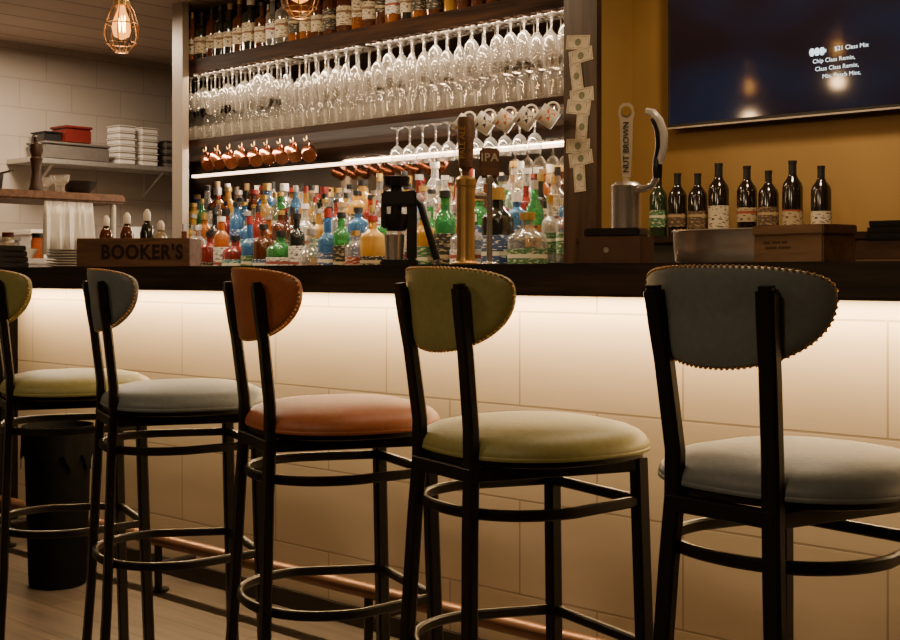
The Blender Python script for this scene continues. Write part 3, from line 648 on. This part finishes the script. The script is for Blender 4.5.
# steel tub, napkin box, boxes, trays
tb_ = empty('steel_tub', (-1.60, 2.90, CT)); top(tb_, 'oblong rounded stainless steel tub on the bar', 'tub')
bm = bmesh.new(); lathe(bm, [(0, 0), (0.182, 0), (0.194, 0.008), (0.199, 0.045), (0.200, 0.084), (0.206, 0.088), (0.200, 0.091), (0.195, 0.084), (0.192, 0.045), (0.184, 0.014), (0.17, 0.006), (0, 0.006)], 56, 0.55, ys=0.36); mkobj('basin', bm, M['steel2'], parent=tb_)
nb = empty('napkin_holder', (-1.85, 2.68, CT), R(15)); top(nb, 'brown box napkin holder with a small pale emblem', 'napkin holder')
bm = bmesh.new(); box(bm, (-0.085, -0.05, 0), (0.085, 0.05, 0.07), 0.003); mkobj('body', bm, M['napkinbox'], parent=nb)
bm = bmesh.new(); box(bm, (-0.075, -0.042, 0.0702), (0.075, 0.042, 0.092), 0.004); mkobj('napkins', bm, M['black'], parent=nb)
bm = bmesh.new(); lathe(bm, [(0, 0), (0.007, 0), (0.007, 0.0006), (0, 0.0006)], 16); mkobj('emblem', bm, M['paper'], parent=nb, loc=(-0.01, -0.0502, 0.036), rot=(R(90), 0, 0))
cb = empty('wooden_box', (-1.355, 2.73, CT), R(-12)); top(cb, 'small light wooden box with faint stamped print', 'box')
bm = bmesh.new(); box(bm, (-0.10, -0.06, 0), (0.10, 0.06, 0.065), 0.003); mkobj('body', bm, M['kraft'], parent=cb)
bm = bmesh.new(); box(bm, (-0.103, -0.063, 0.0652), (0.103, 0.063, 0.088), 0.003); mkobj('lid', bm, M['kraft'], parent=cb)
bm = bmesh.new()
for i, (a, b_) in enumerate(((-0.07, -0.05), (-0.045, -0.02), (-0.015, 0.0), (-0.065, -0.03), (-0.025, 0.01))):
    z = 0.046 if i < 3 else 0.034
    box(bm, (a, -0.0606, z), (b_, -0.0602, z+0.005), 0)
mkobj('stamped_print', bm, M['crate'], parent=cb)
tr = empty('tray', (-1.075, 2.80, CT), R(0)); top(tr, 'wooden tray with low rim beneath dark trays', 'tray')
bm = bmesh.new(); box(bm, (-0.14, -0.1, 0), (0.14, 0.1, 0.008), 0.002); mkobj('base', bm, M['kraft'], parent=tr)
bm = bmesh.new()
box(bm, (-0.14, -0.1, 0.008), (0.14, -0.092, 0.05), 0.002); box(bm, (-0.14, 0.092, 0.008), (0.14, 0.1, 0.05), 0.002); box(bm, (-0.14, -0.092, 0.008), (-0.132, 0.092, 0.05), 0.002); box(bm, (0.132, -0.092, 0.008), (0.14, 0.092, 0.05), 0.002)
mkobj('rim', bm, M['crate'], parent=tr)
for i in range(3):
    bm = bmesh.new()
    box(bm, (-0.125, -0.105, 0), (0.125, 0.105, 0.006), 0.002); box(bm, (-0.125, -0.105, 0.004), (0.125, -0.099, 0.014), 0.001); box(bm, (-0.125, 0.099, 0.004), (0.125, 0.105, 0.014), 0.001); box(bm, (-0.125, -0.1, 0.004), (-0.119, 0.1, 0.014), 0.001); box(bm, (0.119, -0.1, 0.004), (0.125, 0.1, 0.014), 0.001)
    o = mkobj('serving_tray', bm, M['black'], loc=(-1.065+0.004*i, 2.80, CT+0.0502+0.0143*i)); top(o, 'black serving tray stacked on a wooden tray', 'tray', 'stacked black serving trays')

# ------------------------------------------------------------------ lettered crate and things at bar end
ck = empty('wooden_crate', (-4.055, 2.72, CT), R(38)); top(ck, "dark wooden crate with black branded lettering on the bar", 'crate')
bm = bmesh.new(); box(bm, (-0.215, -0.08, 0), (0.215, -0.068, 0.108), 0.002); mkobj('front_board', bm, M['crate2'], parent=ck)
bm = bmesh.new(); box(bm, (-0.215, 0.068, 0), (0.215, 0.08, 0.108), 0.002); mkobj('back_board', bm, M['crate2'], parent=ck)
for sx in (-1, 1):
    bm = bmesh.new(); box(bm, (sx*0.209-0.006, -0.068, 0), (sx*0.209+0.006, 0.068, 0.108), 0.001); mkobj('end_board', bm, M['crate2'], parent=ck)
bm = bmesh.new(); box(bm, (-0.202, -0.068, 0.001), (0.202, 0.068, 0.01), 0); mkobj('base_board', bm, M['crate2'], parent=ck)
lt = textmesh("BOOKER'S", 0.062, M['redink'], ck, (0.035, -0.0808, 0.054), (R(90), 0, 0), 0.0008, bold=0.0022); lt.scale = (1, 1.2, 1)

def squeeze(x, y, m, h, lab):
    e = empty('sauce_bottle', (x, y, CT)); bm = bmesh.new()
    lathe(bm, [(0, 0.002), (0.024, 0), (0.028, 0.005), (0.028, 0.6*h), (0.020, 0.72*h), (0.012, 0.76*h), (0.012, 0.8*h), (0, 0.8*h)], 18); mkobj('body', bm, m, parent=e)
    bm = bmesh.new(); lathe(bm, [(0, 0.8*h), (0.015, 0.8*h), (0.015, 0.93*h), (0.006, h), (0, h)], 14); mkobj('cap', bm, M['white'], parent=e)
    top(e, lab, 'bottle')
squeeze(-4.60, 2.92, BG[1], 0.22, 'small brown sauce bottle with white cap'); squeeze(-4.49, 2.95, BG[1], 0.23, 'small amber sauce bottle with white cap')
squeeze(-4.36, 2.96, BG[4], 0.24, 'small dark sauce bottle with white cap'); squeeze(-4.25, 2.95, BG[9], 0.19, 'small pale sauce bottle with white cap')
bm = bmesh.new(); lathe(bm, [(0, 0), (0.06, 0), (0.11, 0.008), (0.11, 0.011), (0.06, 0.004), (0, 0.004)], 28); pl = mkobj('plate', bm, M['white'])
for i in range(7):
    o = pl if i == 0 else pl.copy()
    if i: C.objects.link(o)
    o.location = (-4.72, 2.84, CT+i*0.0112); top(o, 'white plate in a stack on the bar end', 'plate', 'stacked plates on the bar end')
for i in range(4):
    bm = bmesh.new(); box(bm, (-0.11, -0.08, 0), (0.11, 0.08, 0.022), 0.003)
    o = mkobj('menu_folder', bm, M['black'], loc=(-4.78+0.004*i, 2.52, CT+i*0.0223), rot=(0, 0, R(10-6*i))); top(o, 'black menu folder stacked on the bar', 'menu', 'menu folders stacked on the bar')

# bin
bn = empty('waste_bin', (-3.83, 2.245, 0)); top(bn, 'small black waste bin lined with a plastic bag', 'bin')
bm = bmesh.new(); lathe(bm, [(0, 0), (0.09, 0), (0.095, 0.01), (0.110, 0.52), (0.104, 0.52), (0.088, 0.015), (0, 0.012)], 28); mkobj('body', bm, M['bag'], parent=bn)
bm = bmesh.new()
rg = lathe(bm, [(0.098, 0.46), (0.113, 0.526), (0.117, 0.54), (0.119, 0.50), (0.120, 0.42)], 48)
for r_ in rg:
    for i, v in enumerate(r_):
        if v.co.z < 0.45 and (v.co.x**2+v.co.y**2) > 0.113**2: v.co.z += 0.03*math.sin(i*1.3); v.co.x *= 1+0.03*math.sin(i*2.1); v.co.y *= 1+0.03*math.sin(i*2.1)
mkobj('bag', bm, M['bag'], parent=bn)

# ------------------------------------------------------------------ kitchen
ps = empty('prep_table', (-6.1, 3.2, 0)); top(ps, 'tall steel kitchen pass table with wooden top', 'table')
bm = bmesh.new(); box(bm, (-0.22, -0.7, 1.43), (0.22, 0.66, 1.48), 0.012); mkobj('table_top', bm, M['crate'], parent=ps)
bm = bmesh.new(); box(bm, (-0.22, -0.7, 1.10), (0.22, 0.66, 1.13), 0.004); mkobj('middle_shelf', bm, M['steel'], parent=ps)
for sx in (-1, 1):
    for sy in (-1, 1):
        bm = bmesh.new(); sweep(bm, [(sx*0.18, sy*0.60, 0), (sx*0.18, sy*0.60, 1.43)], circ(0.018, 12)); mkobj('leg', bm, M['steel'], parent=ps)
bm = bmesh.new(); lathe(bm, [(0, 0), (0.036, 0), (0.038, 0.01), (0.033, 0.03), (0.024, 0.09), (0.029, 0.15), (0.034, 0.17), (0.024, 0.18), (0.034, 0.21), (0.030, 0.245), (0.012, 0.26), (0.014, 0.272), (0.010, 0.288), (0, 0.29)], 22)
top(mkobj('pepper_mill', bm, M['dwood'], loc=(-5.97, 3.375, 1.4805)), 'turned dark wooden pepper mill on the pass table', 'pepper mill')
bm = bmesh.new(); lathe(bm, [(0, 0), (0.05, 0), (0.085, 0.03), (0.10, 0.07), (0.096, 0.07), (0.08, 0.034), (0.045, 0.006), (0, 0.006)], 28)
bw = mkobj('mixing_bowl', bm, M['black'], loc=(-6.05, 3.67, 1.4805)); top(bw, 'round dark bowl on the pass table', 'bowl')
for i, (x, y) in enumerate(((-5.95, 3.50), (-6.15, 3.52))):
    bm = bmesh.new(); lathe(bm, [(0, 0), (0.022, 0), (0.026, 0.04), (0.045, 0.055), (0.052, 0.09), (0.049, 0.09), (0.04, 0.058), (0, 0.045)], 22)
    o = mkobj('glass_dish', bm, M['glassb'], loc=(x, y, 1.4805)); top(o, 'small footed glass dish on the pass table', 'dish', 'glass dishes on the pass table')
bm = bmesh.new(); lathe(bm, [(0, 0), (0.1, 0), (0.11, 0.09), (0.105, 0.09), (0.095, 0.005), (0, 0.005)], 28); sweep(bm, [(0.105, 0, 0.07), (0.26, 0.03, 0.09)], rect(0.02, 0.008))
top(mkobj('saucepan', bm, M['black'], loc=(-6.12, 3.15, 1.4805)), 'black saucepan on the pass table', 'pan')
for i in range(6):
    bm = bmesh.new(); lathe(bm, [(0, 0), (0.04, 0), (0.075, 0.05), (0.071, 0.05), (0.038, 0.005), (0, 0.005)], 24)
    o = mkobj('bowl', bm, M['white'], loc=(-6.0, 2.75+0.19*i, 1.1305)); top(o, 'white bowl on the lower kitchen shelf', 'bowl', 'bowls on the lower kitchen shelf')
for i in range(5):
    e = empty('spice_jar', (-6.18, 2.82+0.17*i, 1.1305)); bm = bmesh.new(); lathe(bm, [(0, 0), (0.032, 0), (0.034, 0.004), (0.034, 0.10), (0.028, 0.115), (0, 0.115)], 20); mkobj('jar', bm, [BG[9], BG[0], BG[1]][i % 3], parent=e)
    bm = bmesh.new(); lathe(bm, [(0, 0.1155), (0.03, 0.1155), (0.03, 0.14), (0, 0.14)], 20); mkobj('lid', bm, M['red'] if i % 2 else M['black'], parent=e); top(e, 'glass spice jar with coloured lid on the kitchen shelf', 'jar', 'spice jars on the kitchen shelf')
bm = bmesh.new(); N = 24; vs = []
for i in range(N+1):
    for zz in (1.429, 1.36, 1.25, 1.15):
        vs.append(bm.verts.new((0.020*math.sin(i*1.1)*(1.45-zz)*4+0.006*math.sin(i*2.7), (i/N-0.5)*0.30*(1-0.25*(zz-1.15)), zz)))
for i in range(N):
    for k_ in range(3):
        a = i*4+k_; bm.faces.new((vs[a], vs[a+4], vs[a+5], vs[a+1]))
o = mkobj('towel', bm, M['white'], loc=(-5.90, 3.52, 0)); sm = o.modifiers.new('s', 'SOLIDIFY'); sm.thickness = 0.004; top(o, 'white cloth hanging under the pass table edge', 'towel')
ws = empty('wall_shelf', (-7.85, 4.95, 1.80)); top(ws, 'steel wall shelf on the tiled kitchen wall', 'shelf')
bm = bmesh.new(); box(bm, (-0.149, -0.65, 0), (0.15, 0.70, 0.035), 0.004); mkobj('board', bm, M['steel'], parent=ws)
for sy in (-0.45, 0.45):
    bm = bmesh.new(); sweep(bm, [(-0.14, sy, -0.16), (0.1, sy, -0.002)], rect(0.02, 0.008)); sweep(bm, [(-0.144, sy, -0.18), (-0.144, sy, 0)], rect(0.02, 0.008)); mkobj('bracket', bm, M['steel'], parent=ws)
SZ = 1.8355
def tub(x, y, w, d, h, m, z, lab, name='food_container', cat='container', grp=None):
    e = empty(name, (x, y, z)); bm = bmesh.new(); box(bm, (-w/2, -d/2, 0), (w/2, d/2, h*0.85), 0.008); mkobj('body', bm, m, parent=e)
    bm = bmesh.new(); box(bm, (-w/2-0.006, -d/2-0.006, h*0.852), (w/2+0.006, d/2+0.006, h), 0.004); mkobj('lid', bm, m, parent=e); top(e, lab, cat, grp)
M['tubgrey'] = mat('grey_tub', (0.13, 0.115, 0.10), 0.4)
tub(-7.84, 4.68, 0.24, 0.50, 0.12, M['tubgrey'], SZ, 'grey lidded tub on the wall shelf')
tub(-7.84, 4.70, 0.20, 0.20, 0.12, M['red'], SZ+0.121, 'dark red lidded box on a grey tub')
tub(-7.86, 4.52, 0.18, 0.13, 0.07, M['black'], SZ+0.121, 'small black tub on a grey tub')
for j in range(2):
    for i in range(6):
        tub(-7.82, 5.09+0.19*j, 0.16, 0.14, 0.046, M['white'], SZ+0.0465*i, 'white plastic container in a stack', grp='stacked white containers')
for i in range(4):
    tub(-7.84, 5.50, 0.16, 0.14, 0.05, M['tubgrey'], SZ+0.0505*i, 'grey plastic container in a stack', grp='stacked grey containers')
kc = empty('kitchen_counter', (-7.6, 4.4, 0)); top(kc, 'steel kitchen counter along the tiled wall', 'counter')
bm = bmesh.new(); box(bm, (-0.399, -1.6, 0.0005), (0.33, 1.6, 1.07), 0.004); mkobj('cabinet_body', bm, M['steel'], parent=kc)
bm = bmesh.new(); box(bm, (-0.399, -1.62, 1.0705), (0.36, 1.62, 1.11), 0.004); mkobj('worktop', bm, M['steel'], parent=kc)
for i in range(5):
    tub(-7.6, 3.3+i*0.34, 0.26, 0.26, 0.18+0.05*(i % 2), M['white'] if i % 2 else M['tubgrey'], 1.1105, 'food tub on the kitchen counter', grp='tubs on the kitchen counter')
for k_, yy in enumerate((5.22, 5.40)):
    for i in range(5):
        bm = bmesh.new(); lathe(bm, [(0, 0), (0.045, 0), (0.056, 0.030), (0.053, 0.030), (0.042, 0.003), (0, 0.003)], 20)
        o = mkobj('deli_cup', bm, M['white'], loc=(-7.5, yy, 1.1105+i*0.0302)); top(o, 'small white cup in a stack on the kitchen counter', 'cup', 'stacked cups on the kitchen counter')
bm = bmesh.new(); lathe(bm, [(0, 0), (0.06, 0), (0.06, 0.27), (0.015, 0.27), (0.015, 0.26), (0, 0.26)], 28)
top(mkobj('paper_towel_roll', bm, M['white'], loc=(-7.55, 5.05, 1.1105)), 'white paper towel roll on the kitchen counter', 'paper towel')

# ------------------------------------------------------------------ pendant lamps
CW = mat('cage_wire', (0.22, 0.12, 0.06), 0.4, 0.8)
def pendant(loc):
    e = empty('pendant_lamp', (loc[0], loc[1], 2.6495)); L = 2.6495-loc[2]; S = 1.1
    bm = bmesh.new(); lathe(bm, [(0, 0), (0.05, 0), (0.05, -0.012), (0.01, -0.025), (0, -0.025)], 20); mkobj('ceiling_rose', bm, M['black'], parent=e)
    bm = bmesh.new(); sweep(bm, [(0, 0, -0.02), (0, 0, -L+0.14)], circ(0.004, 8)); mkobj('cord', bm, M['black'], parent=e)
    bm = bmesh.new(); lathe(bm, [(0, -L+0.145), (0.010, -L+0.14), (0.020, -L+0.125), (0.024, -L+0.075), (0.033, -L+0.07), (0.033, -L+0.05), (0, -L+0.05)], 20); mkobj('socket', bm, M['brass'], parent=e)
    bm = bmesh.new()
    zr = [(0.028, 0.05), (0.042, 0.03), (0.058, -0.02), (0.064, -0.055), (0.054, -0.09), (0.024, -0.12)]
    for i in range(8):
        a = 2*PI*i/8; sweep(bm, [(S*r*math.cos(a), S*r*math.sin(a), -L+S*z) for r, z in zr], circ(0.0024, 6), up=Vector((math.cos(a+1.57), math.sin(a+1.57), 0)))
    for r, z in ((0.058, -0.02), (0.054, -0.09), (0.024, -0.12)):
        sweep(bm, [(S*r*math.cos(2*PI*i/24), S*r*math.sin(2*PI*i/24), -L+S*z) for i in range(24)], circ(0.0026, 6), closed=True)
    mkobj('cage', bm, CW, parent=e)
    bm = bmesh.new(); lathe(bm, [(0.013, -L+0.05), (0.018, -L+0.03), (0.034, -L-0.01), (0.039, -L-0.035), (0.030, -L-0.07), (0.0, -L-0.085)], 20); mkobj('bulb', bm, M['bulb'], parent=e)
    bm = bmesh.new(); pts = []
    for i in range(13):
        a = 2*PI*i/12; pts.append((0.014*math.cos(a), 0.014*math.sin(a), -L+(0.012 if i % 2 else -0.052)))
    sweep(bm, pts, circ(0.0017, 5), up=Vector((0.3, 0.2, 1)).normalized()); mkobj('filament', bm, M['fil'], parent=e)
    top(e, 'caged filament bulb pendant lamp on a thin black cord', 'lamp', 'caged pendant lamps over the bar')
    li = bpy.data.lights.new('bulb_light', 'POINT'); li.energy = 4; li.color = (1, 0.62, 0.3); li.shadow_soft_size = 0.03
    lo = bpy.data.objects.new('bulb_light', li); C.objects.link(lo); lo.location = (loc[0], loc[1], loc[2]-0.19)
pendant((-4.33, 2.82, 2.07)); pendant((-3.40, 2.95, 2.10)); pendant((-2.82, 3.1, 2.22)); pendant((-1.1, 3.1, 2.16))

# ------------------------------------------------------------------ lights
def area(name, loc, rot, sx, sy, e, col):
    li = bpy.data.lights.new(name, 'AREA'); li.shape = 'RECTANGLE'; li.size = sx; li.size_y = sy; li.energy = e; li.color = col
    o = bpy.data.objects.new(name, li); C.objects.link(o); o.location = loc; o.rotation_euler = rot
    return o
warm = (1, 0.72, 0.43)
area('under_counter_led', (-1.9, 2.532, 0.9955), (0, 0, 0), 5.5, 0.014, 76, (1, 0.68, 0.34))
area('shelf_led_light', (-4.9, 4.99, 1.690), (R(-30), 0, 0), 3.0, 0.015, 24, (1, 0.82, 0.62))
area('shelf_led_front', (-4.70, 4.46, 1.796), (R(8), 0, 0), 2.75, 0.02, 21, (1, 0.82, 0.62))
area('stemware_fill', (-4.70, 4.445, 2.222), (R(14), 0, 0), 2.75, 0.02, 18, (1, 0.76, 0.53))  # added fill under the top shelf to brighten the hanging glasses, no fixture
area('stool_back_fill_a', (-0.9, -0.6, 2.63), (R(20), 0, 0), 0.4, 0.4, 21, warm)  # added fill from the camera side, brightens the stool backrests
area('stool_back_fill_b', (-3.0, -0.4, 2.63), (R(20), 0, 0), 0.4, 0.4, 19, warm)  # second added fill for the backrests, no ceiling fixture here
area('downlight_c', (-1.9, 3.8, 2.63), (0, 0, 0), 0.25, 0.25, 26, warm)
area('downlight_d', (-4.2, 3.6, 2.63), (0, 0, 0), 0.25, 0.25, 22, warm)
area('downlight_e', (-5.4, 3.7, 2.63), (0, 0, 0), 0.25, 0.25, 14, warm)
area('bar_item_fill', (-1.6, 2.42, 2.63), (0, 0, 0), 0.2, 0.2, 7, warm)  # added fill to lift the wooden box and items on the bar top
area('downlight_g', (-4.7, 2.42, 2.63), (0, 0, 0), 0.2, 0.2, 6, warm)
area('kitchen_light', (-7.0, 4.0, 2.58), (0, 0, 0), 0.5, 0.5, 60, (1, 0.77, 0.55))
w = bpy.data.worlds.new('world'); bpy.context.scene.world = w; w.use_nodes = True
w.node_tree.nodes['Background'].inputs[0].default_value = (1, 0.75, 0.5, 1); w.node_tree.nodes['Background'].inputs[1].default_value = 0.04

# ------------------------------------------------------------------ camera
cd = bpy.data.cameras.new('camera'); cam = bpy.data.objects.new('camera', cd); C.objects.link(cam)
cd.sensor_width = 36; cd.lens = 50; cd.clip_start = 0.05
cd.shift_y = -(320-274)/900.0
cam.location = (0, 0, 1.05)
ang = math.atan2(0.672, 0.741)
cam.rotation_euler = (R(90), 0, ang)
bpy.context.scene.camera = cam
